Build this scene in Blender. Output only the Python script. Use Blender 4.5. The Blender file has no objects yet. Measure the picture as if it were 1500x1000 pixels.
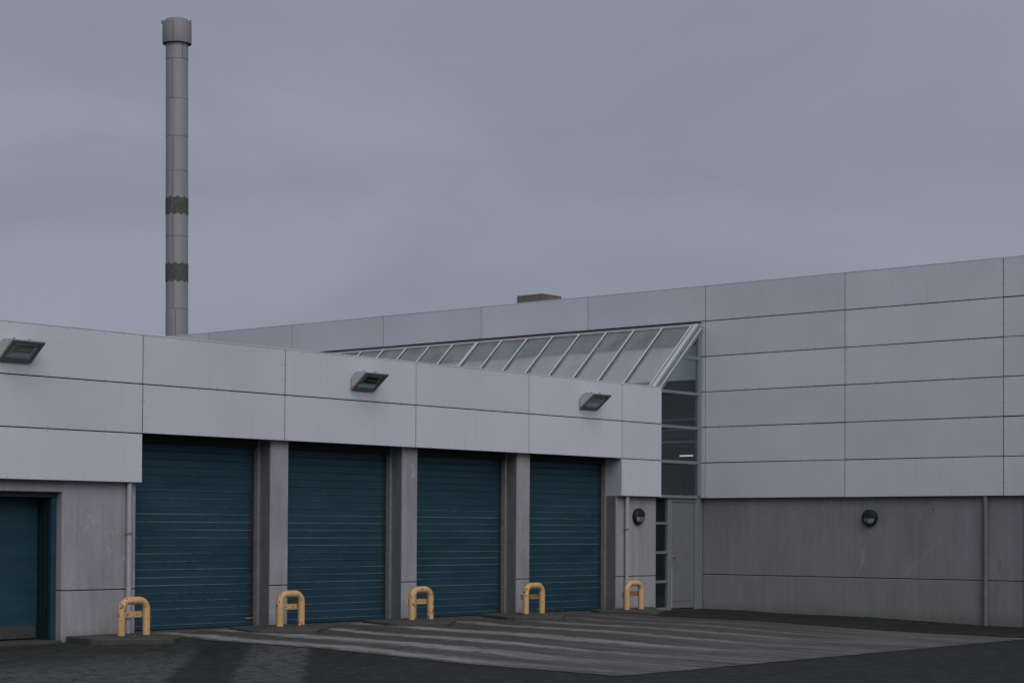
import bpy, bmesh, math, random
from mathutils import Vector, Matrix
random.seed(7)
S = bpy.context.scene
COL = S.collection
R = math.radians

# ------------------------------------------------------------------ camera
YAW, PITCH, ROLL = 0.703, 0.021, 0.005
cd = bpy.data.cameras.new('camera'); cam = bpy.data.objects.new('camera', cd); COL.objects.link(cam)
cd.sensor_width = 36.0; cd.lens = 2814.886 / 1500 * 36.0
cd.shift_y = (716.148 - 500) / 1500
cd.clip_start = 0.1; cd.clip_end = 3000
F = Vector((math.cos(YAW), math.sin(YAW), 0)); Rt = Vector((math.sin(YAW), -math.cos(YAW), 0)); U = Vector((0, 0, 1))
F2 = F * math.cos(PITCH) + U * math.sin(PITCH); U2 = U * math.cos(PITCH) - F * math.sin(PITCH)
R3 = Rt * math.cos(ROLL) + U2 * math.sin(ROLL); U3 = U2 * math.cos(ROLL) - Rt * math.sin(ROLL)
m = Matrix((R3, U3, -F2)).transposed().to_4x4(); m.translation = (-30.484, -21.043, 1.504)
cam.matrix_world = m
S.camera = cam

# ------------------------------------------------------------------ overcast sky and soft sun
SUN_DIR = Vector((-0.50, -0.85, 0.80)).normalized()      # towards the sun
SUN_EL = math.asin(SUN_DIR.z); SUN_AZ = math.atan2(SUN_DIR.x, SUN_DIR.y)
W = bpy.data.worlds.new('World'); S.world = W; W.use_nodes = True
nt = W.node_tree; nt.nodes.clear()
def wn(t, **k):
    n = nt.nodes.new(t)
    for a, b in k.items(): setattr(n, a, b)
    return n
sky = wn('ShaderNodeTexSky', sky_type='NISHITA'); sky.sun_disc = False
sky.sun_elevation = SUN_EL; sky.sun_rotation = SUN_AZ
tc = wn('ShaderNodeTexCoord')
mp = wn('ShaderNodeMapping'); mp.inputs['Scale'].default_value = (1.0, 1.0, 2.5)
nz = wn('ShaderNodeTexNoise'); nz.inputs['Scale'].default_value = 3.6; nz.inputs['Detail'].default_value = 5.0
nz.inputs['Roughness'].default_value = 0.5; nz.inputs['Distortion'].default_value = 0.6
cr = wn('ShaderNodeValToRGB')
cr.color_ramp.elements[0].position = 0.30; cr.color_ramp.elements[0].color = (2.28, 2.40, 3.00, 1)
cr.color_ramp.elements[1].position = 0.62; cr.color_ramp.elements[1].color = (2.86, 3.02, 3.70, 1)
mx = wn('ShaderNodeMix', data_type='RGBA'); mx.inputs[0].default_value = 0.95
bg = wn('ShaderNodeBackground'); bg.inputs['Strength'].default_value = 0.10
wo = wn('ShaderNodeOutputWorld')
L = nt.links.new
L(tc.outputs['Generated'], mp.inputs[0]); L(mp.outputs[0], nz.inputs['Vector']); L(nz.outputs['Fac'], cr.inputs[0])
L(sky.outputs[0], mx.inputs[6]); L(cr.outputs[0], mx.inputs[7]); L(mx.outputs[2], bg.inputs[0]); L(bg.outputs[0], wo.inputs[0])
sl = bpy.data.lights.new('sun', 'SUN'); so = bpy.data.objects.new('sun', sl); COL.objects.link(so)
sl.energy = 1.3; sl.angle = R(50); sl.color = (1.0, 0.98, 0.96)
so.rotation_euler = SUN_DIR.to_track_quat('Z', 'Y').to_euler(); so.location = (-20, -20, 40)
S.view_settings.view_transform = 'Standard'; S.view_settings.look = 'None'
S.view_settings.exposure = 0.0; S.view_settings.gamma = 1.0
S.render.resolution_x = 1024; S.render.resolution_y = 682

# ------------------------------------------------------------------ materials
MAT = {}
class NT:
    def __init__(s, name):
        s.m = bpy.data.materials.new(name); s.m.use_nodes = True; s.t = s.m.node_tree
        s.b = s.t.nodes['Principled BSDF']; MAT[name] = s.m
    def n(s, t, **k):
        x = s.t.nodes.new(t)
        for a, b in k.items(): setattr(x, a, b)
        return x
    def l(s, a, b): s.t.links.new(a, b)
    def pos(s, sc=(1, 1, 1), obj=False, loc=(0, 0, 0)):
        g = s.n('ShaderNodeTexCoord').outputs['Object'] if obj else s.n('ShaderNodeNewGeometry').outputs['Position']
        p = s.n('ShaderNodeMapping'); p.inputs['Scale'].default_value = sc; p.inputs['Location'].default_value = loc
        s.l(g, p.inputs[0]); return p.outputs[0]
    def noise(s, vec, scale=5, det=4, rough=.55, dist=0):
        x = s.n('ShaderNodeTexNoise'); x.inputs['Scale'].default_value = scale; x.inputs['Detail'].default_value = det
        x.inputs['Roughness'].default_value = rough; x.inputs['Distortion'].default_value = dist
        s.l(vec, x.inputs['Vector']); return x.outputs['Fac']
    def ramp(s, fac, a, b, lo=0.0, hi=1.0):
        x = s.n('ShaderNodeMapRange'); x.inputs[1].default_value = a; x.inputs[2].default_value = b
        x.inputs[3].default_value = lo; x.inputs[4].default_value = hi
        s.l(fac, x.inputs[0]); return x.outputs[0]
    def math(s, op, a, b=None):
        x = s.n('ShaderNodeMath', operation=op)
        for i, v in enumerate((a, b)):
            if v is None: continue
            if isinstance(v, (int, float)): x.inputs[i].default_value = v
            else: s.l(v, x.inputs[i])
        return x.outputs[0]
    def mix(s, fac, a, b):
        x = s.n('ShaderNodeMix', data_type='RGBA')
        for i, v in ((0, fac), (6, a), (7, b)):
            if isinstance(v, (int, float)): x.inputs[i].default_value = v
            elif isinstance(v, tuple): x.inputs[i].default_value = (*v, 1)
            else: s.l(v, x.inputs[i])
        return x.outputs[2]
    def xyz(s, vec):
        x = s.n('ShaderNodeSeparateXYZ'); s.l(vec, x.inputs[0]); return x.outputs
    def bump(s, h, strength=.2, dist=.01):
        x = s.n('ShaderNodeBump'); x.inputs['Strength'].default_value = strength; x.inputs['Distance'].default_value = dist
        s.l(h, x.inputs['Height']); s.l(x.outputs[0], s.b.inputs['Normal'])
    def done(s, col, rough=.6, metal=0.0, spec=None):
        if isinstance(col, tuple): s.b.inputs['Base Color'].default_value = (*col, 1)
        else: s.l(col, s.b.inputs['Base Color'])
        if isinstance(rough, (int, float)): s.b.inputs['Roughness'].default_value = rough
        else: s.l(rough, s.b.inputs['Roughness'])
        s.b.inputs['Metallic'].default_value = metal
        if spec is not None: s.b.inputs['Specular IOR Level'].default_value = spec
        return s.m

def panel_mat(name, base):
    t = NT(name)
    rnd = t.n('ShaderNodeObjectInfo').outputs['Random']
    big = t.noise(t.pos((.5, .5, .5)), 1.3, 3)
    streak = t.noise(t.pos((7, 7, .5)), 2.2, 4, .6)
    fine = t.noise(t.pos((1, 1, 1)), 60, 2)
    f = t.math('ADD', t.math('MULTIPLY', big, .68), t.math('MULTIPLY', streak, .17))
    f = t.math('ADD', f, t.math('MULTIPLY', fine, .15))
    f = t.math('ADD', t.ramp(f, .3, .7), t.math('MULTIPLY', rnd, .8))
    lo = tuple(c * .87 for c in base); hi = tuple(min(1, c * 1.07) for c in base)
    c = t.mix(t.ramp(f, 0.1, 1.7), lo, hi)
    # sparse dirty runs
    d = t.ramp(t.noise(t.pos((9, 9, .35), loc=(3, 1, 0)), 1.7, 3, .5), .63, .80, 0, .20)
    c = t.mix(d, c, (.30, .30, .30))
    wob = t.noise(t.pos((1, 1, 1)), 1.6, 2)
    t.bump(wob, .22, .03)
    t.done(c, t.ramp(streak, .2, .8, .42, .58), 0, .45)
panel_mat('cladding_metal', (.61, .64, .695))
panel_mat('trim_metal', (.46, .48, .52))

def plain(name, col, rough=.6, metal=0.0, var=.18, scale=14, spec=None, bump=0.0):
    t = NT(name)
    f = t.noise(t.pos(), scale, 5)
    c = t.mix(t.ramp(f, .3, .7), tuple(x * (1 - var) for x in col), tuple(x * (1 + var) for x in col))
    if bump: t.bump(f, bump, .01)
    t.done(c, rough, metal, spec)
plain('dark_gap', (.02, .022, .024), .9)
plain('screw', (.17, .175, .19), .5)
plain('aluminium', (.62, .66, .70), .45, .25, .05)
plain('frame_grey', (.23, .24, .265), .5, .2, .06)
plain('door_grey', (.175, .18, .19), .55, 0, .05, 5)
plain('pipe_grey', (.40, .40, .43), .5, .1, .1)
plain('pipe_dark', (.15, .155, .155), .6, .1, .15)
plain('black_plastic', (.008, .022, .021), .55, spec=.25)
plain('interior_dark', (.05, .055, .055), .9)
plain('interior_mid', (.16, .17, .17), .8)
plain('interior_wall', (.84, .88, .87), .8, 0, .04)
plain('steel_dark', (.07, .075, .075), .6)
plain('flashing_brown', (.20, .18, .17), .7)
plain('roof_felt', (.10, .10, .11), .9)
plain('vent_brown', (.17, .155, .13), .8, 0, .15, 6)
plain('chimney_grey', (.30, .298, .315), .6, .1, .06, 2)
plain('chimney_band', (.085, .09, .075), .8, 0, .25, 9)
plain('rafter_shade', (.03, .033, .033), .8)
plain('seam', (.16, .16, .165), .8)
plain('lamp_housing', (.46, .45, .47), .8, 0, .22, 30)
plain('lamp_bezel', (.17, .165, .15), .6)
plain('reflector', (.62, .64, .64), .35, .3)
plain('galvanised', (.22, .215, .21), .6, .2, .15, 10)
plain('liner', (.125, .132, .138), .7, 0, .12, 5)
plain('kick_plate', (.075, .07, .065), .6, .3, .2)
plain('steel_handle', (.55, .55, .56), .3, .8)
plain('weed', (.20, .17, .08), .9)

def blue_mat(name, slats):
    t = NT(name)
    n1 = t.noise(t.pos((1, 1, 3)), 1.2, 4)
    c = t.mix(t.ramp(n1, .3, .7), (.0094, .0415, .0645), (.0138, .055, .084))
    pale_film = t.ramp(t.noise(t.pos((.6, 1, 6)), 3.0, 4), .45, .8, 0, .12)
    c = t.mix(pale_film, c, (.09, .12, .13))
    if slats:
        o = t.xyz(t.pos(obj=True))
        lip = t.ramp(t.math('ABSOLUTE', t.math('SUBTRACT', o[2], .009)), .003, .007, 1, 0)
        pz = t.xyz(t.pos())[2]
        rowv = t.math('MULTIPLY', t.noise(t.pos((.25, 1, 3.5), loc=(.7, 0, 1.3)), 1.0, 3), t.ramp(pz, 1.75, 2.35, 1.15, .35))
        brk = t.noise(t.pos((5.0, 1, 8)), 2.4, 6, .8)
        wear = t.math('MULTIPLY', lip, t.ramp(t.math('ADD', t.math('MULTIPLY', brk, .6), t.math('MULTIPLY', rowv, .5)), .48, .68, .0, .4))
        c = t.mix(wear, c, (.34, .37, .39))
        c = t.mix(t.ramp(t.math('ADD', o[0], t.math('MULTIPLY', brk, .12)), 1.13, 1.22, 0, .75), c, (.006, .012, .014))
        ex = t.ramp(o[0], 1.0, 1.12)
        rust = t.math('MULTIPLY', ex, t.ramp(t.noise(t.pos((6, 1, 6)), 3.5, 6, .7), .5, .62))
        c = t.mix(t.math('MULTIPLY', rust, .8), c, (.045, .04, .025))
    t.done(c, t.ramp(n1, .3, .7, .42, .6), 0, .35)
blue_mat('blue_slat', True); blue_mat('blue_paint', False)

def concrete(name, base, extra=None, amp=1.0, pale_amt=.6):
    t = NT(name)
    big = t.noise(t.pos((.8, .8, .5)), 1.5, 6, .6)
    run = t.noise(t.pos((5, 5, .45)), 1.8, 5, .6)
    fine = t.noise(t.pos(), 45, 4, .7)
    f = t.math('ADD', t.math('MULTIPLY', big, .42), t.math('MULTIPLY', run, .33)); f = t.math('ADD', f, t.math('MULTIPLY', fine, .25))
    c = t.mix(t.ramp(f, .36, .64), tuple(x * (1 - .32 * amp) for x in base), tuple(x * (1 + .22 * amp) for x in base))
    pale = t.ramp(t.noise(t.pos((1, 1, .8), loc=(9, 2, 4)), 5.5, 8, .75), .55, .66, 0, pale_amt)
    blot = t.ramp(t.noise(t.pos((1, 1, 1), loc=(1, 7, 3)), 1.6, 2), .48, .58)
    c = t.mix(t.math('MULTIPLY', pale, blot), c, tuple(min(1, x * 1.7) for x in base))
    pits = t.ramp(t.noise(t.pos(), 26, 2), .70, .74, 0, .6)
    c = t.mix(pits, c, tuple(x * .5 for x in base))
    p = t.xyz(t.pos())
    # splash and moss line near the ground
    g = t.math('ADD', p[2], t.math('MULTIPLY', t.noise(t.pos((1, 1, .2)), 3, 5), .30))
    c = t.mix(t.ramp(g, .10, .30, .55, 0), c, (base[0] * .5, base[1] * .55, base[2] * .42))
    if extra:
        wob = t.math('MULTIPLY', t.math('SUBTRACT', t.noise(t.pos(), 4.5, 6, .7), .5), .34)
        for (y0, z0, y1, z1, w, col, amt) in extra:
            k = (y1 - y0) / (z1 - z0)
            yl = t.math('ADD', t.math('MULTIPLY', t.math('SUBTRACT', p[2], z0), k), y0)
            d = t.math('ABSOLUTE', t.math('ADD', t.math('SUBTRACT', p[1], yl), wob))
            msk = t.ramp(d, w * .3, w, 1, 0)
            zm = t.math('MULTIPLY', t.ramp(p[2], min(z0, z1) - .03, min(z0, z1) + .05), t.ramp(p[2], max(z0, z1) - .05, max(z0, z1) + .03, 1, 0))
            spot = t.ramp(t.noise(t.pos(), 24, 5, .8), .46, .62, .0, 1)
            msk = t.math('MULTIPLY', t.math('MULTIPLY', msk, zm), t.math('MULTIPLY', spot, amt))
            c = t.mix(msk, c, col)
    t.bump(t.math('ADD', fine, t.math('MULTIPLY', big, .5)), .25, .008)
    t.done(c, .88, 0, .25)
concrete('concrete', (.335, .333, .355), None, .85, .45)
concrete('concrete_hall', (.240, .239, .250), [
    (-3.56, 1.40, -3.36, .74, .03, (.50, .50, .50), .75),
    (-5.05, 1.45, -4.25, .70, .035, (.42, .41, .41), .5),
    (-4.84, 1.97, -4.84, 1.84, .025, (.03, .022, .014), .9),
    (-6.07, 1.02, -6.08, .70, .03, (.05, .03, .015), .85),
    (-6.02, .66, -6.06, .30, .05, (.10, .07, .045), .55),
    (-1.6, .13, -1.7, .03, .8, (.26, .26, .24), .35)], .6, .18)
concrete('concrete_dirty', (.085, .085, .08))

t = NT('asphalt')
p0 = t.pos(); xs = t.xyz(p0)
fine = t.noise(t.pos((1, .7, 1)), 15, 8, 1.0); mid = t.noise(p0, 5, 6, .7); big = t.noise(t.pos((.5, .5, 1)), 1.0, 4)
c = t.mix(t.ramp(big, .35, .65), (.011, .017, .0155), (.019, .025, .0235))
c = t.mix(t.ramp(mid, .4, .7, 0, .5), c, (.026, .031, .029))
c = t.mix(t.ramp(fine, .55, .72, 0, .55), c, (.052, .057, .054))
# older, coarser surfacing laid diagonally on the left of the yard
w_ = t.math('ADD', t.math('SUBTRACT', xs[0], xs[1]), t.math('MULTIPLY', t.math('SUBTRACT', mid, .5), .5))
m1 = t.ramp(w_, -12.32, -12.12, 1, 0)
m2 = t.math('MULTIPLY', t.ramp(w_, -11.34, -11.2), t.ramp(w_, -10.28, -10.14, 1, 0))
msk = t.math('MULTIPLY', t.math('MAXIMUM', m1, m2), t.ramp(t.math('ADD', xs[1], t.math('MULTIPLY', big, 1.6)), -2.6, -1.0, 1, .25))
old = t.mix(t.ramp(t.noise(t.pos((1, .7, 1)), 13, 8, 1.0), .40, .60), (.022, .025, .024), (.135, .137, .136))
c = t.mix(t.math('MULTIPLY', msk, .9), c, old)
clod = t.noise(t.pos((1, .6, 1)), 8, 2, .8)
c = t.mix(t.ramp(clod, .36, .50, .6, 0), c, (.008, .011, .010))
c = t.mix(t.ramp(clod, .56, .70, 0, .45), c, (.075, .078, .076))
oil = t.ramp(t.noise(t.pos((.9, .9, 1), loc=(2, 5, 0)), 1.7, 3), .62, .72, 0, .55)
c = t.mix(oil, c, (.012, .014, .014))
grit = t.ramp(t.noise(p0, 55, 1), .76, .80, 0, .7)
c = t.mix(grit, c, (.20, .20, .19))
t.bump(fine, .3, .012)
t.done(c, t.ramp(mid, .3, .7, .62, .85), 0, .22)

t = NT('asphalt_strip')
p0 = t.pos(); fine = t.noise(p0, 60, 3, .8); mid = t.noise(p0, 3, 5)
c = t.mix(t.ramp(mid, .35, .65), (.018, .022, .019), (.032, .036, .031))
c = t.mix(t.ramp(fine, .6, .78, 0, .5), c, (.06, .06, .058))
t.bump(fine, .5, .01); t.done(c, .95, 0, .15)

t = NT('apron_concrete')
p0 = t.pos(); xs = t.xyz(p0)
fine = t.noise(t.pos((1, .55, 1)), 13, 8, 1.0); big = t.noise(t.pos((.7, .35, 1)), 1.0, 4); br = t.noise(t.pos((1.6, .5, 1)), 1.6, 8, .85)
str_ = t.noise(t.pos((11, .45, 1)), 1.0, 8, .8)
c = t.mix(t.ramp(big, .3, .7), (.034, .031, .027), (.062, .056, .050))
c = t.mix(t.ramp(t.math('ADD', t.math('MULTIPLY', fine, .5), t.math('MULTIPLY', str_, .5)), .42, .62, 0, .75), c, (.128, .118, .110))
wob = t.math('MULTIPLY', t.math('SUBTRACT', t.noise(t.pos((.5, .35, 1)), 1.0, 3), .5), .55)
clod = t.noise(t.pos((1, .5, 1)), 7, 3, .7)
xw = t.math('ADD', t.math('ADD', xs[0], wob), t.math('MULTIPLY', t.math('SUBTRACT', clod, .5), .75))
tr_ = None
for cx_, hw, am in ((-13.2, .26, 1), (-12.05, .34, 1), (-10.8, .25, .9), (-9.3, .32, .95), (-7.75, .26, .75), (-6.45, .22, .6), (-5.3, .14, .4), (-4.3, .12, .3)):
    b_ = t.math('MULTIPLY', t.ramp(t.math('ABSOLUTE', t.math('SUBTRACT', xw, cx_)), hw * .5, hw * 1.1, 1, 0), am)
    tr_ = b_ if tr_ is None else t.math('MAXIMUM', tr_, b_)
tr_ = t.math('MULTIPLY', tr_, t.ramp(t.math('ADD', xs[1], t.math('MULTIPLY', big, 2.0)), -6.6, -4.2, .22, .95))
front = t.math('MULTIPLY', t.ramp(xs[1], -4.0, -7.0), t.ramp(str_, .46, .62, 0, .6))     # scuffed towards the yard
tr_ = t.math('MAXIMUM', tr_, front)
wear = t.math('MULTIPLY', tr_, t.ramp(t.math('ADD', t.math('MULTIPLY', fine, .35), t.math('ADD', t.math('MULTIPLY', br, .4), t.math('MULTIPLY', str_, .5))), .47, .68, .06, 1))
c = t.mix(t.math('MULTIPLY', wear, t.ramp(clod, .32, .62, .35, 1)), c, (.43, .41, .40))
c = t.mix(t.ramp(clod, .52, .70, 0, .5), c, (.040, .037, .032))
edge = t.ramp(t.math('ABSOLUTE', t.math('SUBTRACT', xs[1], -8.3)), 0, .14, .8, 0)
c = t.mix(t.math('MULTIPLY', edge, t.ramp(br, .4, .55)), c, (.035, .036, .033))
t.bump(fine, .4, .008); t.done(c, t.ramp(br, .3, .7, .7, .92), 0, .3)

t = NT('yellow_paint')
n1 = t.noise(t.pos(), 22, 6, .7); n2 = t.noise(t.pos((1, 1, .7)), 5, 4)
c = t.mix(t.ramp(n2, .3, .7), (.62, .375, .165), (.72, .475, .24))
chip = t.ramp(t.math('ADD', t.math('MULTIPLY', n1, .7), t.math('MULTIPLY', n2, .3)), .575, .592)
c = t.mix(chip, c, (.045, .03, .03))
dirt = t.ramp(t.noise(t.pos((2, 2, 6)), 4, 3), .55, .8, 0, .4)
c = t.mix(dirt, c, (.20, .14, .07))
t.bump(t.math('SUBTRACT', 1.0, chip), .4, .003); t.done(c, t.ramp(n2, .3, .7, .45, .65), 0, .4)
t = NT('yellow_bar')
n1 = t.noise(t.pos(), 26, 6, .7)
c = t.mix(t.ramp(n1, .42, .6), (.42, .25, .11), (.20, .10, .055)); t.done(c, .8, 0, .2)

def glass(name, tint, ior=1.5, rough=0.0, pale_film=0.0):
    t = NT(name); t.t.nodes.remove(t.b)
    fr = t.n('ShaderNodeFresnel')      # same reflectance at both faces of the thin pane
    t.l(t.ramp(t.n('ShaderNodeNewGeometry').outputs['Backfacing'], 0, 1, ior, 1 / ior), fr.inputs[0])
    tr = t.n('ShaderNodeBsdfTransparent'); tr.inputs[0].default_value = (*tint, 1)
    gl = t.n('ShaderNodeBsdfGlossy'); gl.inputs['Roughness'].default_value = rough; gl.inputs[0].default_value = (.9, .95, .97, 1)
    wv = t.noise(t.pos(), .8, 2); bp = t.n('ShaderNodeBump'); bp.inputs['Strength'].default_value = .05; bp.inputs['Distance'].default_value = .02
    t.l(wv, bp.inputs['Height']); t.l(bp.outputs[0], gl.inputs['Normal'])
    mxs = t.n('ShaderNodeMixShader'); t.l(fr.outputs[0], mxs.inputs[0]); t.l(tr.outputs[0], mxs.inputs[1]); t.l(gl.outputs[0], mxs.inputs[2])
    out = mxs.outputs[0]
    if pale_film:      # pale diffuse colour mixed in to brighten the roof panes
        df = t.n('ShaderNodeBsdfDiffuse'); df.inputs[0].default_value = (.66, .72, .70, 1)
        m2 = t.n('ShaderNodeMixShader'); t.l(t.ramp(t.noise(t.pos((1, 1, .6)), 2.5, 5), .3, .7, pale_film * .6, pale_film * 1.4), m2.inputs[0])
        t.l(out, m2.inputs[1]); t.l(df.outputs[0], m2.inputs[2]); out = m2.outputs[0]
    t.l(out, t.t.nodes['Material Output'].inputs[0])
glass('window_glass', (.88, .93, .91)); glass('roof_glass', (1, 1, 1), 1.6, 0.0, .13); glass('lamp_glass', (.85, .92, .90))
t = NT('diffuser'); t.done((.30, .31, .32), .25, 0, .5)
t = NT('tube_light'); t.b.inputs['Base Color'].default_value = (.9, .9, .85, 1)
t.b.inputs['Emission Color'].default_value = (1, .95, .88, 1); t.b.inputs['Emission Strength'].default_value = .6

# ------------------------------------------------------------------ mesh helpers
class MB:
    def __init__(s): s.v = []; s.f = []; s.smooth = False
    def box(s, x0, x1, y0, y1, z0, z1):
        i = len(s.v)
        s.v += [(x0, y0, z0), (x1, y0, z0), (x1, y1, z0), (x0, y1, z0), (x0, y0, z1), (x1, y0, z1), (x1, y1, z1), (x0, y1, z1)]
        s.f += [tuple(i + k for k in q) for q in ((0, 3, 2, 1), (4, 5, 6, 7), (0, 1, 5, 4), (1, 2, 6, 5), (2, 3, 7, 6), (3, 0, 4, 7))]
        return s
    def prism(s, poly, vec):
        """poly: list of 3d points (planar); extruded by vec"""
        i = len(s.v); n = len(poly); vec = Vector(vec)
        s.v += [tuple(p) for p in poly] + [tuple(Vector(p) + vec) for p in poly]
        s.f += [tuple(range(i, i + n))[::-1], tuple(range(i + n, i + 2 * n))]
        for k in range(n): s.f.append((i + k, i + (k + 1) % n, i + n + (k + 1) % n, i + n + k))
        return s
    def tube(s, path, r, n=12, cap=True):
        P = [Vector(p) for p in path]; rings = []
        for k, p in enumerate(P):
            d = (P[min(k + 1, len(P) - 1)] - P[max(k - 1, 0)]).normalized()
            a = d.cross(Vector((0, 1, 0)) if abs(d.y) < .9 else Vector((1, 0, 0))).normalized(); b = d.cross(a)
            i = len(s.v); rings.append(i)
            for j in range(n):
                an = 2 * math.pi * j / n
                s.v.append(tuple(p + a * (r * math.cos(an)) + b * (r * math.sin(an))))
        for a_, b_ in zip(rings, rings[1:]):
            for j in range(n): s.f.append((a_ + j, a_ + (j + 1) % n, b_ + (j + 1) % n, b_ + j))
        if cap:
            s.f.append(tuple(range(rings[0], rings[0] + n))[::-1]); s.f.append(tuple(range(rings[-1], rings[-1] + n)))
        s.smooth = True; return s
    def lathe(s, prof, n=32, a0=0.0, a1=2 * math.pi, ax=None):
        """prof: (r, h). ax: 3x3-ish basis (u, v, w) + origin"""
        u, v, w, o = ax if ax else (Vector((1, 0, 0)), Vector((0, 1, 0)), Vector((0, 0, 1)), Vector((0, 0, 0)))
        full = abs(a1 - a0 - 2 * math.pi) < 1e-6; cnt = n if full else n + 1
        base = len(s.v)
        for j in range(cnt):
            an = a0 + (a1 - a0) * j / n
            for (r, h) in prof: s.v.append(tuple(o + u * (r * math.cos(an)) + v * (r * math.sin(an)) + w * h))
        m_ = len(prof)
        for j in range(n):
            ja, jb = j, (j + 1) % cnt
            for k in range(m_ - 1):
                s.f.append((base + ja * m_ + k, base + jb * m_ + k, base + jb * m_ + k + 1, base + ja * m_ + k + 1))
        s.smooth = True; return s
    def mesh(s, name, mat, bevel=0.0, seg=1):
        me = bpy.data.meshes.new(name); me.from_pydata(s.v, [], s.f)
        bm = bmesh.new(); bm.from_mesh(me)
        bmesh.ops.recalc_face_normals(bm, faces=bm.faces)
        if bevel: bmesh.ops.bevel(bm, geom=list(bm.edges), offset=bevel, segments=seg, affect='EDGES', clamp_overlap=True)
        bm.to_mesh(me); bm.free()
        if s.smooth:
            me.shade_smooth()
            try: me.set_sharp_from_angle(angle=R(38))
            except Exception: pass
        me.materials.append(MAT[mat]); return me
def put(name, me, parent=None, loc=(0, 0, 0), rot=(0, 0, 0)):
    o = bpy.data.objects.new(name, me); COL.objects.link(o); o.location = loc; o.rotation_euler = rot
    if parent is not None: o.parent = parent
    return o
def build(mb, name, mat, parent=None, loc=None, bevel=0.0, kind=None, label=None):
    """mesh written in world coordinates; parent empties sit at their own base"""
    if loc is None:
        loc = (0, 0, 0); q = parent
        v = Vector((0, 0, 0))
        while q is not None: v = v - q.location; q = q.parent
        loc = v
    o = put(name, mb.mesh(name, mat, bevel), parent, loc)
    if kind: o['kind'] = kind
    if label: o['label'] = label
    return o
def thing(name, label, cat, loc=(0, 0, 0), group=None):
    o = bpy.data.objects.new(name, None); COL.objects.link(o); o.location = loc; o.empty_display_size = .2
    o['label'] = label; o['category'] = cat
    if group: o['group'] = group
    return o
def struct(o): o['kind'] = 'structure'; return o

# ------------------------------------------------------------------ ground
HY = [(-900, -.11), (-9, -.11), (-5.85, -.07), (-3.5, 0.0), (-1.6, .01), (-.9, .04), (900, .04)]
HX = [(-900, -.08), (-15.0, -.075), (-13.6, 0), (-2.8, 0), (-1.4, -.045), (900, -.045)]
def pl(tb, x):
    for (a, b), (c, d) in zip(tb, tb[1:]):
        if a <= x <= c: return b + (d - b) * (x - a) / (c - a)
    return tb[-1][1]
def gh(x, y): return pl(HY, y) + pl(HX, x)
def sheet(xs, ys, lift, jit=0.0):
    mb = MB(); nx, ny = len(xs), len(ys); rr = random.Random(3)
    for j, y in enumerate(ys):
        for i, x in enumerate(xs):
            dx = rr.uniform(-jit, jit) if i in (0, nx - 1) else 0
            dy = rr.uniform(-jit, jit) if j == 0 else 0
            mb.v.append((x + dx, y + dy, gh(x, y) + lift))
    for j in range(ny - 1):
        for i in range(nx - 1): mb.f.append((j * nx + i, j * nx + i + 1, (j + 1) * nx + i + 1, (j + 1) * nx + i))
    return mb
def rng(a, b, st, brk):
    o = {round(a, 4), round(b, 4)}; x = a
    while x < b: o.add(round(x, 4)); x += st
    for q in brk:
        if a < q < b: o.add(q)
    return sorted(o)
bx = [q for q, _ in HX]; by = [q for q, _ in HY]
struct(build(sheet(bx[:1] + [-60, -30] + bx[1:5] + [40, 900], by[:1] + [-60] + by[1:6] + [30, 900], 0), 'asphalt_ground', 'asphalt'))
struct(build(sheet(rng(-13.6, -3.32, .35, bx), rng(-8.3, .30, .35, by), .006, .014), 'concrete_apron', 'apron_concrete'))
struct(build(sheet(rng(-3.4, .08, .5, bx), rng(-8.0, .02, .5, by), .012, .03), 'asphalt_strip', 'asphalt_strip'))

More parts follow.
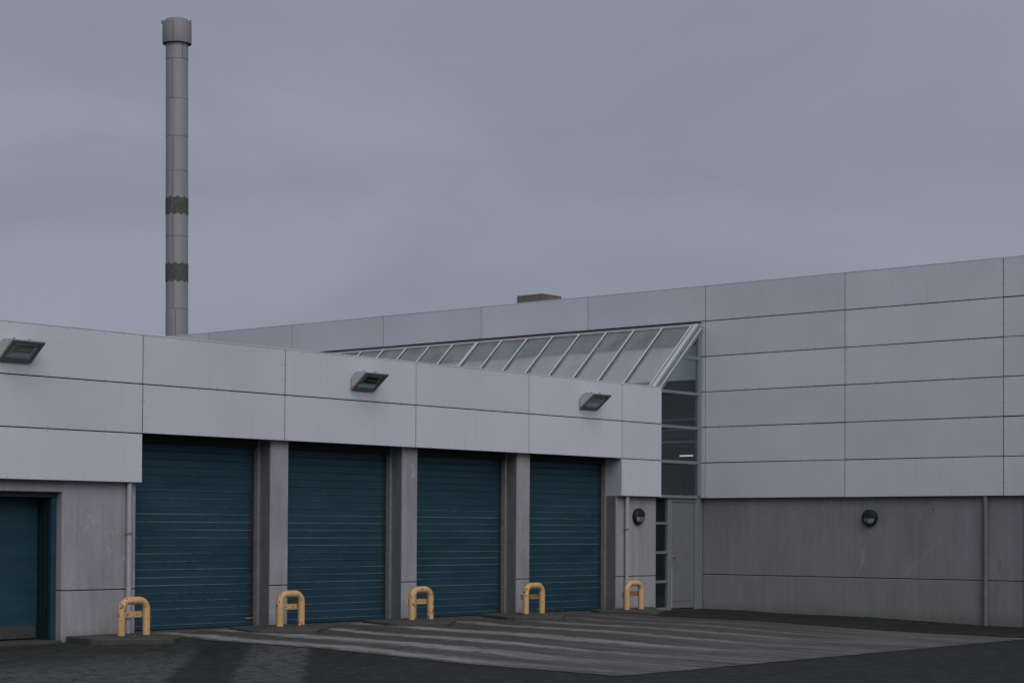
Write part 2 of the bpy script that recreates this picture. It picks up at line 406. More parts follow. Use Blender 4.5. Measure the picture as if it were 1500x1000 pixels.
# ------------------------------------------------------------------ shared panel builder
RH, Z0, GAP, TH = .68, 2.12, .016, .014
cache = {}
def cladding_panel(parent, plane, a0, a1, z0, z1, name='cladding_panel', mat='cladding_metal', screws=True):
    """plane 'A': face at Y=-.067, spans X a0..a1 ; plane 'B': face at X=0, spans Y a0..a1"""
    w, h = round(a1 - a0 - GAP, 3), round(z1 - z0 - GAP, 3); key = (plane, w, h, mat)
    if key not in cache:
        mb = MB()
        if plane == 'A': mb.box(-w / 2, w / 2, 0, TH, -h / 2, h / 2)
        else: mb.box(0, TH, -w / 2, w / 2, -h / 2, h / 2)
        me = mb.mesh(name, mat, .0015)
        sm = None
        if screws:
            sb = MB()
            def dot(a, z, r=.0065):
                i = len(sb.v)
                for k in range(6):
                    an = k * math.pi / 3; da, dz = r * math.cos(an), r * math.sin(an)
                    sb.v.append((a + da, -.002, z + dz) if plane == 'A' else (-.002, a + da, z + dz))
                for k in range(6):
                    an = k * math.pi / 3; da, dz = r * math.cos(an), r * math.sin(an)
                    sb.v.append((a + da, .002, z + dz) if plane == 'A' else (.002, a + da, z + dz))
                sb.f.append(tuple(range(i, i + 6)))
                for k in range(6): sb.f.append((i + k, i + (k + 1) % 6, i + 6 + (k + 1) % 6, i + 6 + k))
            n = max(2, int(w / .30))
            for k in range(n + 1):
                a = -w / 2 + .03 + (w - .06) * k / n
                dot(a, h / 2 - .022); dot(a, -h / 2 + .022)
            for z in (-h / 6, h / 6):
                dot(-w / 2 + .018, z); dot(w / 2 - .018, z)
                for q in (-.25, 0, .25):
                    if w > 2: dot(q * w, z + .01, .0055)
            sm = sb.mesh('screw_heads', 'screw')
        cache[key] = (me, sm)
    me, sm = cache[key]
    e = random.uniform(0, .004)
    loc = ((a0 + a1) / 2, -.067 - e, (z0 + z1) / 2) if plane == 'A' else (-e, (a0 + a1) / 2, (z0 + z1) / 2)
    o = put(name, me, parent, Vector(loc) - parent.location)
    o.rotation_euler = (random.uniform(-.0016, .0016), random.uniform(-.0016, .0016) if plane == 'B' else 0, random.uniform(-.0007, .0007))
    if sm: s_ = put('screw_heads', sm, o); s_['kind'] = 'stuff'
    return o

# ------------------------------------------------------------------ low garage wing
AX = [-19.3, -16.45, -13.606, -10.947, -8.111, -5.293, -2.657, -1.435]
wing = thing('garage_wing', 'low garage wing clad in pale grey metal with four blue roller doors', 'building', (-10, 4, 0))
for i in range(7):
    rows = (0, 1, 2) if i in (0, 1, 6) else (1, 2)
    for k in rows: cladding_panel(wing, 'A', AX[i], AX[i + 1], Z0 + k * RH, Z0 + (k + 1) * RH)
mb = MB()      # dark carrier behind the panels
mb.box(AX[0], AX[7] - .012, -.048, .058, Z0 + RH + .012, Z0 + 3 * RH - .03)
mb.box(AX[0], AX[2] - .012, -.048, .058, Z0 + .012, Z0 + RH + .006)
mb.box(AX[6] + .012, AX[7] - .012, -.048, .058, Z0 + .012, Z0 + RH + .006)
build(mb, 'panel_carrier', 'dark_gap', wing)
build(MB().box(AX[0], AX[7] - .004, -.068, .30, Z0 + 3 * RH - .004, Z0 + 3 * RH + .012), 'parapet_cap', 'cladding_metal', wing, bevel=.003)
build(MB().box(AX[6] - .004, AX[6] + .010, -.062, .30, Z0 + .002, Z0 + RH - .004), 'end_return', 'trim_metal', wing, bevel=.002)
build(MB().box(AX[7] - .011, AX[7] + .004, -.062, .24, Z0 + .002, Z0 + 3 * RH - .008), 'end_return', 'trim_metal', wing, bevel=.002)
build(MB().box(AX[0], -1.72, .32, 19, 3.90, 4.02), 'roof', 'roof_felt', wing)
build(MB().box(AX[0], -1.72, .062, .30, 2.86, 4.15), 'upper_wall', 'interior_dark', wing)
build(MB().box(-1.80, -1.72, .62, 13.5, -.2, 3.9), 'side_wall', 'interior_dark', wing)
build(MB().box(AX[0], -1.80, 13.2, 13.5, -.2, 3.9), 'back_wall', 'interior_dark', wing)
YC = .06
def slab(parent, x0, x1, y0, y1, zs, mat, lab='concrete_panel'):
    for za, zb in zip(zs, zs[1:]):
        build(MB().box(x0, x1, y0, y1, za + .006, zb - .006), lab, mat, parent, bevel=.008)
    build(MB().box(x0 + .014, x1 - .014, y0 + .016, y1 - .016, zs[0] + .02, zs[-1] - .02), 'joint_filler', 'dark_gap', parent)
zs2 = [-.35, .66, 2.84]
slab(wing, AX[0], -16.33, YC, .60, zs2, 'concrete')
slab(wing, -14.84, -13.609, YC, .60, zs2, 'concrete')
build(MB().box(-16.33, -14.84, YC + .002, .60, 1.972, 2.84), 'lintel', 'concrete', wing, bevel=.006)
for a, b in ((-11.103, -10.749), (-8.279, -7.93), (-5.448, -5.106)): slab(wing, a, b, YC, .60, zs2, 'concrete', 'pillar')
slab(wing, -2.648, -1.425, YC, .60, zs2, 'concrete')
for xl in (-11.103, -8.279, -5.448, -2.648):
    build(MB().box(xl - .006, xl - .0005, YC + .022, .283, -.04, 2.79), 'reveal_liner', 'liner', wing)  # smooth dark lining; its tone also deepens the shade of the reveals
# roller doors
PITCH_S, NS, YD = .1125, 25, .37
prof = [(0.0, .000), (0.010, .004), (0.012, .010), (.004, .020), (0.0, .028), (-.001, .10), (.004, .109), (.010, .1125), (.020, .1125), (.020, 0.0)]
def slat_mesh(w):
    mb = MB(); mb.prism([(-w / 2, -y if k < 7 else y - .004, z) for k, (y, z) in enumerate(prof)], (w, 0, 0))
    return mb.mesh('slat', 'blue_slat')
def slat_mesh(w):
    # flat face, small outward lip at the foot that catches the sky
    pts = [(0.016, 0.0), (-.0025, .001), (-.004, .005), (-.0025, .010), (.001, .015), (.001, .102), (.005, .110), (.016, .1115)]
    mb = MB(); mb.prism([(-w / 2, y, z) for y, z in pts], (w, 0, 0))
    return mb.mesh('slat', 'blue_slat')
SLAT = slat_mesh(2.42)
openings = ((-13.609, -11.103), (-10.749, -8.279), (-7.93, -5.448), (-5.106, -2.648))
for di, (a, b) in enumerate(openings):
    c_ = (a + b) / 2
    d = build(MB().box(a + .03, b - .03, YD + .02, YD + .04, .10, 2.90), 'roller_door', 'dark_gap', wing)
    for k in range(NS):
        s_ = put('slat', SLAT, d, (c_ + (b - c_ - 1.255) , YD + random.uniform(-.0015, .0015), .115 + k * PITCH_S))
    build(MB().box(a + .04, b - .04, YD - .012, YD + .018, .066, .112), 'bottom_rail', 'blue_paint', d, bevel=.004)
    for x0, x1 in ((a + .002, a + .05), (b - .05, b - .002)):
        build(MB().box(x0, x1, YD - .085, YD + .06, -.05, 2.95), 'guide_rail', 'galvanised', d, bevel=.004)
    build(MB().box(a + .004, b - .004, YD - .08, YD + .18, 2.70, 3.1), 'shaded_hood', 'dark_gap', d)  # hood hung low in near-black, standing in for the overhang's shade
    build(MB().box(a + .005, b - .005, .02 + .02 * di, YD + .10, -.05, .056), 'threshold', 'concrete_dirty', wing, bevel=.012)
build(MB().box(-11.34, -11.16, YD - .016, YD - .012, .165, .185), 'maker_plate', 'yellow_bar', wing)
# blue service door
sd = build(MB().box(-16.22, -14.93, .46, .50, .02, 1.90), 'service_door', 'blue_paint', wing, bevel=.004)
build(MB().box(-16.20, -14.97, .452, .4585, .03, .195), 'kick_plate', 'kick_plate', sd, bevel=.002)
for x0, x1 in ((-16.325, -16.22), (-14.93, -14.852)):
    build(MB().box(x0, x1, .165, .56, -.04, 1.90), 'jamb', 'blue_paint', sd, bevel=.004)
for k in range(3):
    build(MB().box(-14.945, -14.931, .195 + k * .09, .282 + k * .09, .0, 1.895), 'seal_strip', 'black_plastic', sd, bevel=.004)
build(MB().box(-16.325, -14.852, .165, .56, 1.9015, 1.968), 'head_frame', 'blue_paint', sd, bevel=.004)
build(MB().box(-16.328, -14.845, .02, .56, -.2, .006), 'door_step', 'concrete_dirty', wing, bevel=.01)

# ------------------------------------------------------------------ tall hall
BY = [-12.4, -9.32, -6.219, -3.121, -.055, 2.805, 5.67, 8.542, 11.466, 14.403, 17.4, 20.4]
hall = thing('industrial_hall', 'tall flat roofed hall clad in rows of pale grey metal panels over concrete', 'building', (8, 2, 0))
for j in range(11):
    for k in range(6):
        if j >= 4 and k < 5: continue
        cladding_panel(hall, 'B', BY[j], BY[j + 1], Z0 + k * RH, Z0 + (k + 1) * RH)
for k in range(5): cladding_panel(hall, 'B', -.055, .062, Z0 + k * RH, Z0 + (k + 1) * RH, 'corner_trim', 'cladding_metal', False)
mb = MB(); mb.box(.020, .098, BY[0], .05, Z0 + .012, Z0 + 6 * RH - .02); mb.box(.020, .098, .05, BY[-1], Z0 + 5 * RH + .012, Z0 + 6 * RH - .02)
build(mb, 'panel_carrier', 'dark_gap', hall)
build(MB().box(-.003, .32, BY[0], BY[-1], Z0 + 6 * RH - .004, Z0 + 6 * RH + .01), 'parapet_cap', 'cladding_metal', hall, bevel=.003)
XB = .10
for y0, y1 in ((BY[0], -6.60), (-6.58, .063)):
    for za, zb in ((-.5, .667), (.667, 2.20)):
        build(MB().box(XB, .35, y0 + .006, y1 - .006, za + .006, zb - .006), 'concrete_panel', 'concrete_hall', hall, bevel=.007)
build(MB().box(XB + .016, .34, BY[0], .04, -.45, 2.15), 'joint_filler', 'dark_gap', hall)
build(MB().box(.06, .12, -6.64, -6.575, -.5, 2.10), 'lit_edge_strip', 'trim_metal', hall, bevel=.004)  # added pale strip stands in for a lit wall edge
build(MB().box(.11, .35, BY[0], .05, 2.22, 6.1), 'upper_wall', 'interior_dark', hall)
build(MB().box(.11, .35, .06, BY[-1], 5.60, 6.1), 'upper_wall', 'interior_dark', hall)
build(MB().box(.06, .30, .06, BY[-1], 5.10, 5.50), 'steel_beam', 'steel_dark', hall)
build(MB().box(.11, .30, .06, BY[-1], 4.42, 5.09), 'inner_wall', 'interior_wall', hall)
build(MB().box(.36, 18, BY[0], BY[-1], 5.98, 6.08), 'roof', 'roof_felt', hall)
build(MB().box(17.7, 18, BY[0], BY[-1], -.5, 5.97), 'back_wall', 'interior_mid', hall)
build(MB().box(.36, 17.69, BY[0], BY[0] + .2, -.5, 5.97), 'end_wall', 'interior_dark', hall)
build(MB().box(.12, 17.69, BY[-1] - .2, BY[-1], -.5, 5.97), 'end_wall', 'interior_dark', hall)
build(MB().box(-1.70, 17.69, .64, BY[-1] - .21, -.02, .015), 'floor', 'interior_mid', hall)
for k, z in enumerate((3.22, 3.31, 3.45, 3.58, 3.66, 3.80, 3.93)):
    build(MB().tube([(1.6 + .12 * k, .4, z), (1.6 + .12 * k, 14, z)], .022 + .006 * (k % 3), 8), 'ceiling_pipe', 'interior_wall' if k % 2 else 'interior_mid', hall)
build(MB().box(2.2, 2.32, 3.6, 3.72, .0, 5.9), 'column', 'interior_mid', hall)
build(MB().box(3.0, 3.1, 2.6, 9.0, 2.30, 2.52), 'gantry', 'interior_mid', hall)
build(MB().box(3.0, 3.1, 2.6, 2.7, 0, 2.30), 'gantry_post', 'interior_mid', hall)
fl = thing('strip_light', 'lit white strip light seen inside through the tall window', 'light', (2.5, 2.13, 3.10))
build(MB().tube([(2.5, 1.97, 3.064), (2.5, 2.30, 3.064)], .014, 10), 'tube', 'tube_light', fl)
build(MB().box(2.47, 2.53, 1.93, 2.34, 3.088, 3.13), 'fitting', 'interior_mid', fl, bevel=.004)

# ------------------------------------------------------------------ glazed link with lean-to roof
link = thing('glazed_link', 'glazed corner link with sloping glass roof, side window and grey door', 'glazed link', (-.75, 1, 0))
ZT, XT, SLP = 5.43, -.10, 1.192 / 1.304
def sz(x): return ZT - (XT - x) * SLP          # roof plane
nrm = Vector((-SLP, 0, 1)).normalized(); XL = -1.70
def roofbar(y0, y1, lift0, lift1, name, mat, x0=XL, x1=XT, bev=.004):
    a = Vector((x0, 0, sz(x0))); b = Vector((x1, 0, sz(x1)))
    poly = [a + nrm * lift0, b + nrm * lift0, b + nrm * lift1, a + nrm * lift1]
    poly = [(p.x, y0, p.z) for p in poly]
    return build(MB().prism(poly, (0, y1 - y0, 0)), name, mat, link, bevel=bev)
RY = [.188 + .686 * k for k in range(19)]
for k, y in enumerate(RY):
    wd = .018 if k != 8 else .040
    roofbar(y - wd, y + wd, -.06, .030, 'rafter', 'aluminium')
    roofbar(y - wd - .020, y - wd - .001, -.05, .014, 'rafter_shade', 'rafter_shade', bev=0)  # dark strip stands in for the shaded side of each rafter
for k in range(18):
    roofbar(RY[k] + .020, RY[k + 1] - .040, -.006, .006, 'roof_pane', 'roof_glass', bev=0)
roofbar(.030, .118, -.05, .045, 'end_flashing', 'aluminium')
roofbar(.116, .162, -.05, .004, 'end_groove', 'seam')
roofbar(-.030, -.012, -.055, -.030, 'end_bead', 'aluminium', x0=-1.50)
roofbar(-.015, .026, -.12, .030, 'end_flashing', 'frame_grey', x0=-1.52)
roofbar(.04, .14, -.11, -.055, 'end_rafter', 'frame_grey')
build(MB().box(XT - .03, .05, -.01, BY[-1] - 8, ZT - .005, ZT + .025), 'head_rail', 'aluminium', link, bevel=.003)
build(MB().box(XT + .03, .04, .0, BY[-1] - 8, ZT + .027, ZT + .06), 'head_flashing', 'flashing_brown', link)
build(MB().box(.036, .058, .0, BY[-1] - 8, ZT + .05, 5.56), 'shadow_gap', 'dark_gap', link)
# end window: jamb, rails and panes
Yg = .03
build(MB().box(-.135, -.045, .002, .075, 2.16, 5.36), 'mullion', 'frame_grey', link, bevel=.004)
build(MB().box(-.043, .108, .064, .11, 0.0, 5.40), 'corner_post', 'frame_grey', link, bevel=.003)
rails = [2.14, 2.795, 3.455, 4.11, 4.79]
def xat(z): return XT - (ZT - z) / SLP
for z in rails:
    xl = max(-1.424, xat(z) + .10)
    build(MB().box(xl, -.137, .006, .068, z - .028, z + .028), 'rail', 'frame_grey', link, bevel=.004)
zz = rails + [5.40]
for a, b in zip(zz, zz[1:]):
    za, zb = a + .03, b - .03
    poly = []
    xl0, xl1 = xat(za) + .07, xat(zb) + .07
    if xl1 <= -1.42: poly = [(-1.42, za), (-.14, za), (-.14, zb), (-1.42, zb)]
    elif xl0 < -1.42:
        poly = [(-1.42, za), (-.14, za), (-.14, zb), (xl1, zb), (-1.42, ZT - (XT - (-1.49)) * SLP)]
    else:
        zt = min(zb, ZT - (XT - (-.21)) * SLP)
        poly = [(xl0, za), (-.14, za), (-.14, zt), (max(xl1, xl0) if xl1 < -.15 else -.145, zt)]
    build(MB().prism([(x, Yg - .004, z) for x, z in poly], (0, .008, 0)), 'window_pane', 'window_glass', link)
# side light
build(MB().box(-1.048, -.985, .05, .13, .0, 2.108), 'mullion', 'frame_grey', link, bevel=.004)
sr = [.035, .545, 1.09, 1.637]
for z in sr: build(MB().box(-1.422, -1.05, .06, .12, z - (.035 if z < .1 else .024), z + .024), 'rail', 'frame_grey', link, bevel=.003)
for a, b in zip(sr, sr[1:] + [2.13]):
    build(MB().box(-1.42, -1.052, .086, .094, a + .026, b - .026), 'window_pane', 'window_glass', link)
# door
dr = build(MB().box(-.915, -.155, .075, .115, .035, 2.045), 'door', 'door_grey', link, bevel=.005)
build(MB().box(-.86, -.21, .068, .0745, .17, 1.97), 'door_panel', 'door_grey', dr, bevel=.003)
for x0, x1 in ((-.983, -.922), (-.148, -.045)): build(MB().box(x0, x1, .055, .13, .0, 2.04), 'door_frame', 'frame_grey', link, bevel=.004)
build(MB().box(-.983, -.045, .055, .13, 2.0415, 2.11), 'door_frame', 'frame_grey', link, bevel=.004)
mb = MB(); mb.tube([(-.885, .075, 1.01), (-.885, .03, 1.01), (-.80, .025, 1.01)], .010, 8); mb.box(-.905, -.865, .066, .073, .80, 1.06)
build(mb, 'door_handle', 'steel_handle', dr)
build(MB().box(-.9155, -.903, .062, .070, .06, .80), 'edge_strip', 'aluminium', dr)
build(MB().box(-1.42, -.0, .02, .60, -.3, .012), 'door_step', 'concrete_dirty', link, bevel=.006)

# ------------------------------------------------------------------ chimney behind the hall
CX, CY, CR = 7.03, 24.0, .333
ch = thing('chimney_stack', 'tall slim grey metal chimney with wider cap and two dark wavy bands', 'chimney', (CX + .036, CY - .043, 0))
ch.rotation_euler = (-.0061, -.0052, 0)      # leans very slightly
zsec = [-.1, 5.9, 8.07, 10.25, 12.22, 13.27, 14.40, 15.61, 16.25]
rr = random.Random(5); seam_a = [0, -2.4, -2.62, -2.66, -2.62, -9, -2.70, -1.75]
build(MB().lathe([(CR - .012, -.1), (CR - .012, 16.5)], 32), 'flue_core', 'seam', ch, loc=(0, 0, 0))
for k, (a, b) in enumerate(zip(zsec, zsec[1:])):
    r_ = CR + (k % 2) * .004
    build(MB().lathe([(r_ - .010, a + .003), (r_, a + .008), (r_, b - .008), (r_ - .010, b - .003)], 40), 'chimney_section', 'chimney_grey', ch, loc=(0, 0, 0))
    sa = seam_a[k]
    if sa > -5:
        p = Vector((math.cos(sa + math.pi * 0), math.sin(sa)))
        c0 = p * (r_ - .004); tn = Vector((-p.y, p.x)) * .011; c1 = p * (r_ + .006)
        build(MB().prism([(c0.x - tn.x, c0.y - tn.y, a + .02), (c0.x + tn.x, c0.y + tn.y, a + .02), (c1.x + tn.x, c1.y + tn.y, a + .02), (c1.x - tn.x, c1.y - tn.y, a + .02)], (0, 0, b - a - .04)), 'seam', 'seam', ch, loc=(0, 0, 0))
for (a, b) in ((10.97, 11.45), (8.95, 9.46)):
    mb = MB(); n = 120
    for j in range(n):
        an = 2 * math.pi * j / n; wv = .065 * abs(math.sin(an * 5 + a)) ** .8
        for r_, z in ((CR, a - wv), (CR + .010, a - wv), (CR + .010, b - wv + .02), (CR, b - wv + .02)):
            mb.v.append((r_ * math.cos(an), r_ * math.sin(an), z))
    for j in range(n):
        for k in range(3):
            q = (j + 1) % n; mb.f.append((j * 4 + k, q * 4 + k, q * 4 + k + 1, j * 4 + k + 1))
    mb.smooth = True
    build(mb, 'wavy_band', 'chimney_band', ch, loc=(0, 0, 0))
cp = build(MB().lathe([(CR + .03, 16.15), (.428, 16.09), (.437, 16.11), (.437, 16.74), (.42, 16.76), (.40, 16.74), (.40, 16.4), (CR - .02, 16.4)], 40), 'chimney_cap', 'chimney_grey', ch, loc=(0, 0, 0))
build(MB().lathe([(.30, 16.5), (.36, 16.80), (.34, 16.83), (.20, 16.84), (.001, 16.84)], 32), 'inner_collar', 'chimney_grey', cp, loc=(0, 0, 0))
p = Vector((math.cos(-2.55), math.sin(-2.55)))
build(MB().box(p.x * .437 - .008, p.x * .437 + .008, p.y * .437 - .008, p.y * .437 + .008, 16.12, 16.74), 'seam', 'seam', cp, loc=(0, 0, 0))
for an in (-2.45 - 1.4, -2.45 + 1.35):
    x, y = .44 * math.cos(an), .44 * math.sin(an)
    build(MB().box(x - .02, x + .02, y - .02, y + .02, 16.70, 16.80), 'lug', 'chimney_grey', cp, loc=(0, 0, 0), bevel=.004)

# roof vent box
rv = thing('roof_vent', 'small brown box vent on the flat roof of the tall hall', 'roof vent', (1.8, 5.6, 6.08))
build(MB().box(1.5, 2.16, 5.22, 5.95, 6.08, 6.555), 'vent_body', 'vent_brown', rv, bevel=.006)
build(MB().box(1.502, 2.158, 5.222, 5.948, 6.556, 6.60), 'vent_lid', 'vent_brown', rv, bevel=.006)

# ------------------------------------------------------------------ floodlights on the garage wing
def floodlight(xl, label, w=.495):
    t_ = thing('floodlight', label, 'floodlight', (xl + w / 2, -.07, 3.66), 'floodlights on the garage wing')
    x0, x1 = -w / 2, w / 2
    # side profile (y outwards negative, z up) relative to base
    pr = [(-.03, -.005), (-.335, .228), (-.300, .245), (-.16, .262), (-.075, .235), (-.028, .165)]
    build(MB().prism([(x0, y, z) for y, z in pr], (w, 0, 0)), 'housing', 'lamp_housing', t_, loc=(0, 0, 0), bevel=.007)
    a = Vector((0, -.03, -.005)); b = Vector((0, -.335, .228)); d = (b - a); n_ = Vector((0, -d.z, d.y)).normalized()
    if n_.z > 0: n_ = -n_
    def q(u, v, l): 
        p_ = a + d * v + n_ * l; return (x0 + w * u, p_.y, p_.z)
    mb = MB()
    for (u0, u1, v0, v1) in ((0, 1, -.03, .12), (0, 1, .90, 1.03), (0, .10, .12, .90), (.92, 1, .12, .90)):
        mb.prism([q(u0, v0, 0.001), q(u1, v0, 0.001), q(u1, v1, 0.001), q(u0, v1, 0.001)], n_ * .022)
    build(mb, 'bezel', 'lamp_bezel', t_, loc=(0, 0, 0))
    build(MB().prism([q(.10, .12, .012), q(.92, .12, .012), q(.92, .90, .012), q(.10, .90, .012)], n_ * .004), 'lens', 'lamp_glass', t_, loc=(0, 0, 0))
    mb = MB()
    mb.prism([q(.12, .14, .002), q(.90, .14, .002), q(.80, .40, .004), q(.24, .40, .004)], n_ * .003)
    mb.prism([q(.12, .86, .002), q(.90, .86, .002), q(.80, .78, .004), q(.24, .78, .004)], n_ * .003)
    build(mb, 'reflector', 'reflector', t_, loc=(0, 0, 0))
    build(MB().prism([q(.24, .41, .002), q(.80, .41, .002), q(.80, .77, .002), q(.24, .77, .002)], n_ * .002), 'reflector_well', 'black_plastic', t_, loc=(0, 0, 0))
    build(MB().tube([q(.36, .58, .008), q(.70, .58, .008)], .008, 8), 'lamp_tube', 'diffuser', t_, loc=(0, 0, 0))
    build(MB().box(x0 + .05, x1 - .05, -.030, -.001, .02, .17), 'wall_bracket', 'lamp_bezel', t_, loc=(0, 0, 0), bevel=.004)
    for dx in (-.12, .12): build(MB().box(dx - .012, dx + .012, -.20, -.17, .258, .272), 'lid_clip', 'lamp_bezel', t_, loc=(0, 0, 0))
    return t_
floodlight(-15.977, 'grey floodlight above the blue service door')
floodlight(-9.60, 'grey floodlight above the second roller door from the service door')
floodlight(-3.93, 'grey floodlight above the roller door beside the glazed link')

# ------------------------------------------------------------------ bulkhead lamps
def bulkhead(o, u, w, label):
    """o: point on wall, u: sideways unit, w: outwards unit"""
    o, u, w = Vector(o), Vector(u), Vector(w); v = Vector((0, 0, 1)); AXS = (u, v, w, Vector((0, 0, 0)))
    t_ = thing('bulkhead_lamp', label, 'wall lamp', o, 'round bulkhead lamps')
    build(MB().lathe([(.05, 0), (.142, 0), (.150, .015), (.150, .055), (.138, .072), (.118, .075), (.112, .06)], 40, ax=AXS), 'base_ring', 'black_plastic', t_, loc=(0, 0, 0))
    build(MB().lathe([(.116, .058), (.108, .074), (.080, .088), (.040, .096), (.001, .098)], 36, ax=AXS), 'diffuser', 'diffuser', t_, loc=(0, 0, 0))
    build(MB().lathe([(.151, .05), (.151, .072), (.138, .092), (.105, .108), (.055, .118), (.001, .121), (.001, .116), (.055, .113), (.10, .103), (.122, .075)], 28, R(2), R(178), ax=AXS), 'hood', 'black_plastic', t_, loc=(0, 0, 0))
    pts = []
    for k in range(9):
        a_ = -R(10 + 9.5 * k)
        pts.append(-u * .030 + v * (.128 * math.sin(a_)) + w * (.052 + .056 * math.cos(a_)))
    build(MB().tube(pts, .006, 6), 'guard_bar', 'black_plastic', t_, loc=(0, 0, 0))
    return t_
bulkhead((-2.023, YC, 1.757), (1, 0, 0), (0, -1, 0), 'round black bulkhead lamp beside the drainpipe near the grey door')
bulkhead((XB, -3.60, 1.748), (0, -1, 0), (-1, 0, 0), 'round black bulkhead lamp on the concrete wall of the tall hall')

# ------------------------------------------------------------------ drainpipes
def drainpipe(x, y, z0, z1, clips, out, label, r=.036, mat='pipe_grey'):
    t_ = thing('drainpipe', label, 'drainpipe', (x, y, z0), 'grey drainpipes')
    build(MB().tube([(0, 0, 0), (0, 0, z1 - z0)], r, 16), 'pipe', mat, t_, loc=(0, 0, 0))
    o = Vector((out[0], out[1], 0))
    for z in clips:
        mb = MB(); zz_ = z - z0
        mb.tube([(0, 0, zz_ - .014), (0, 0, zz_ + .014)], r + .007, 16)
        s_ = Vector((-o.y, o.x, 0))
        c0 = -o * (r + .002); c1 = -o * (r + .026)
        P = [c0 - s_ * .02, c0 + s_ * .02, c1 + s_ * .02, c1 - s_ * .02]
        mb.prism([(p_.x, p_.y, zz_ - .012) for p_ in P], (0, 0, .024))
        for sg in (-1, 1):
            c = s_ * sg * (r + .012); mb.tube([(c.x - o.x * .01, c.y - o.y * .01, zz_), (c.x + o.x * .012, c.y + o.y * .012, zz_)], .008, 6)
        build(mb, 'pipe_clip', 'lamp_bezel', t_, loc=(0, 0, 0))
    build(MB().tube([(0, 0, .50), (0, 0, .58)], r + .005, 16), 'socket', mat, t_, loc=(0, 0, 0))
    return t_
drainpipe(-13.775, -.005, gh(-13.77, 0), 2.13, (1.42, .26), (0, -1), 'grey drainpipe between the blue service door and the first roller door')
drainpipe(-2.413, -.005, 0.02, 2.13, (1.52, .30), (0, -1), 'grey drainpipe beside the round lamp near the grey door')
drainpipe(.04, -5.868, gh(0, -5.87), 2.13, (1.30, .34), (-1, 0), 'dark grey drainpipe on the concrete wall of the tall hall', .040, 'pipe_dark')

# ------------------------------------------------------------------ kerb islands and yellow hoops
HO = [(-14.152, .06), (-11.303, .085), (-8.534, .09), (-5.78, .10), (-2.993, .09)]
ISL = [(-.62, .045), (-.72, -.62), (-.66, -.78), (-.05, -1.36), (.06, -1.37), (.60, -.86), (.66, -.55), (.66, .045)]
ISL2 = [(-.62, .045), (-.95, -.80), (-.93, -.98), (-.38, -1.42), (-.26, -1.42), (.70, -.72), (.78, -.55), (.80, .045)]
ISL5 = [(-.46, .045), (-.62, -.34), (-.60, -.46), (-.42, -1.28), (-.30, -1.34), (.40, -.98), (.46, -.84), (1.45, .02)]
names = ['at the corner beside the blue service door', 'between the first and second roller doors from the service door', 'between the second and third roller doors from the service door',
         'between the third and fourth roller doors from the service door', 'under the round lamp near the grey door']
def hoop_mesh(h, w, r):
    rad = .125; path = [(-w / 2, 0, 0), (-w / 2, 0, h * .5), (-w / 2, 0, h - rad)]
    for k in range(1, 9): a_ = math.pi - k * math.pi / 2 / 8; path.append((-w / 2 + rad + rad * math.cos(a_), 0, h - rad + rad * math.sin(a_)))
    for k in range(0, 9): a_ = math.pi / 2 - k * math.pi / 2 / 8; path.append((w / 2 - rad + rad * math.cos(a_), 0, h - rad + rad * math.sin(a_)))
    path += [(w / 2, 0, h * .5), (w / 2, 0, 0)]
    return MB().tube(path, r, 16)
for k, ((hx, zt), nm) in enumerate(zip(HO, names)):
    out = ISL if k == 0 else (ISL5 if k == 4 else ISL2)
    lo = min(gh(hx + x, y) for x, y in out) - .10
    mb = MB(); mb.prism([(hx + x, y, lo) for x, y in out], (0, 0, zt - lo))
    o = build(mb, 'kerb_island', 'concrete_dirty', None, loc=(0, 0, 0), bevel=.014); struct(o)
    t_ = thing('protection_hoop', 'yellow steel U-shaped hoop ' + nm, 'bollard', (hx, -.60, zt), 'yellow hoops guarding the roller doors')
    hm = hoop_mesh(.525 - .051, .42, .051)
    build(hm, 'hoop_tube', 'yellow_paint', t_, loc=(0, 0, 0))
    xo = -.04 if k >= 2 else 0
    build(MB().box(-.235 + xo, .20, .050, .066, .245, .328), 'cross_plate', 'yellow_bar' if k in (3, 4) else 'yellow_paint', t_, loc=(0, 0, 0), bevel=.004)
    for dx in (-.06, .09): build(MB().tube([(dx, .044, .285), (dx, .052, .285)], .011, 8), 'bolt', 'screw', t_, loc=(0, 0, 0))
    for dx in (-.2125, .2125): build(MB().lathe([(.047, 0), (.068, 0), (.066, .008), (.048, .014)], 16), 'weld_collar', 'concrete_dirty', t_, loc=(dx, 0, 0))

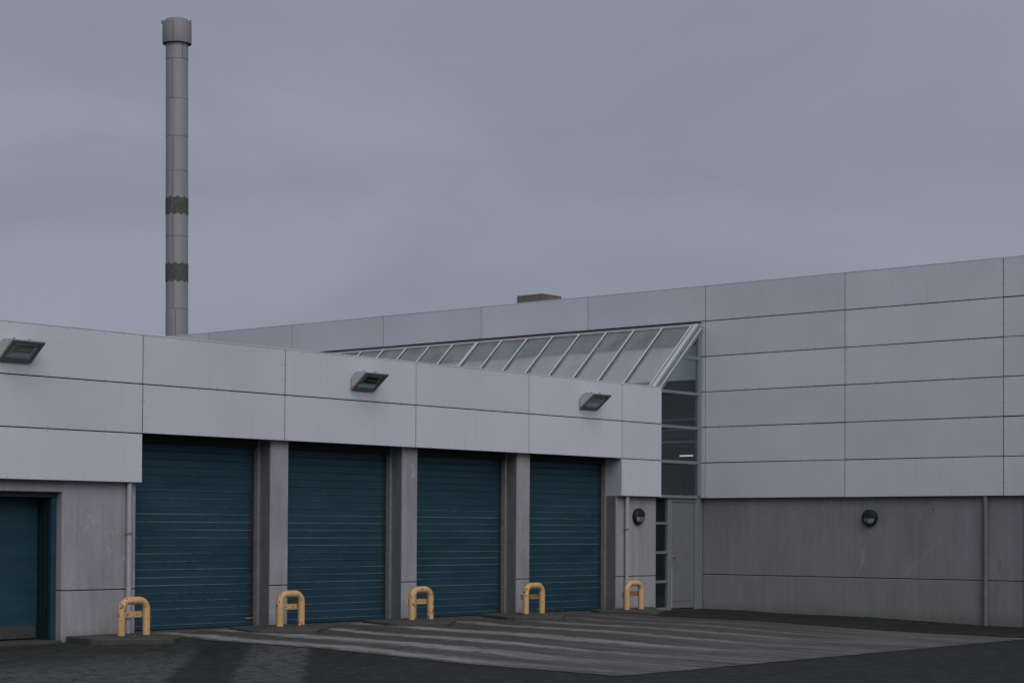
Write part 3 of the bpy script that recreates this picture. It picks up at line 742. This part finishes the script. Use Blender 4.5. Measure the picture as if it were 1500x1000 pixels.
# ------------------------------------------------------------------ blown leaves and weeds along the wall foot
rl = random.Random(11); mb = MB()
for _ in range(230):
    if rl.random() < .6:
        a, b = openings[rl.randrange(4)]; x = rl.uniform(a, b); y = rl.uniform(-.25, .12) - abs(rl.gauss(0, .12)); z = gh(x, y) + .05 if y > .02 else gh(x, y) + .012
    else:
        x = .06 - abs(rl.gauss(0, .12)); y = rl.uniform(-7, -.2); z = gh(x, y) + .018
    s_ = rl.uniform(.010, .028); an = rl.uniform(0, 6.28); tl = rl.uniform(-.4, .4)
    u = Vector((math.cos(an), math.sin(an), tl)) * s_; v = Vector((-math.sin(an), math.cos(an), rl.uniform(-.3, .3))) * s_ * .6
    p_ = Vector((x, y, z + .004)); i = len(mb.v)
    mb.v += [tuple(p_ - u), tuple(p_ + v), tuple(p_ + u), tuple(p_ - v), tuple(p_ + Vector((0, 0, .006)))]
    mb.f += [(i, i + 1, i + 4), (i + 1, i + 2, i + 4), (i + 2, i + 3, i + 4), (i + 3, i, i + 4)]
o = build(mb, 'leaf_litter', 'weed', None, loc=(0, 0, 0), kind='stuff')
o['label'] = 'small dry leaves blown along the foot of the walls'; o['category'] = 'leaf litter'
mb = MB()
for hx, zt in HO:
    for _ in range(26):
        x = hx + rl.uniform(-.5, .5); y = rl.choice((rl.uniform(-.72, -.5), rl.uniform(-.03, .03))); h = rl.uniform(.012, .045)
        if y > -.3 and not (-14.8 < x < -13.65 or -11.1 < x < -10.76 or -8.27 < x < -7.95 or -5.44 < x < -5.12 or x > -2.6): continue
        an = rl.uniform(0, 6.28); dx, dy = math.cos(an) * .005, math.sin(an) * .005; lx, ly = rl.gauss(0, .012), rl.gauss(0, .012)
        i = len(mb.v); mb.v += [(x - dx, y - dy, zt - .002), (x + dx, y + dy, zt - .002), (x + lx, y + ly, zt + h), (x + dy, y - dx, zt - .002)]
        mb.f += [(i, i + 1, i + 2), (i + 1, i + 3, i + 2), (i + 3, i, i + 2)]
o = build(mb, 'weed_tufts', 'weed', None, loc=(0, 0, 0), kind='stuff')
o['label'] = 'tiny dry weeds sprouting on the kerb islands'; o['category'] = 'weeds'
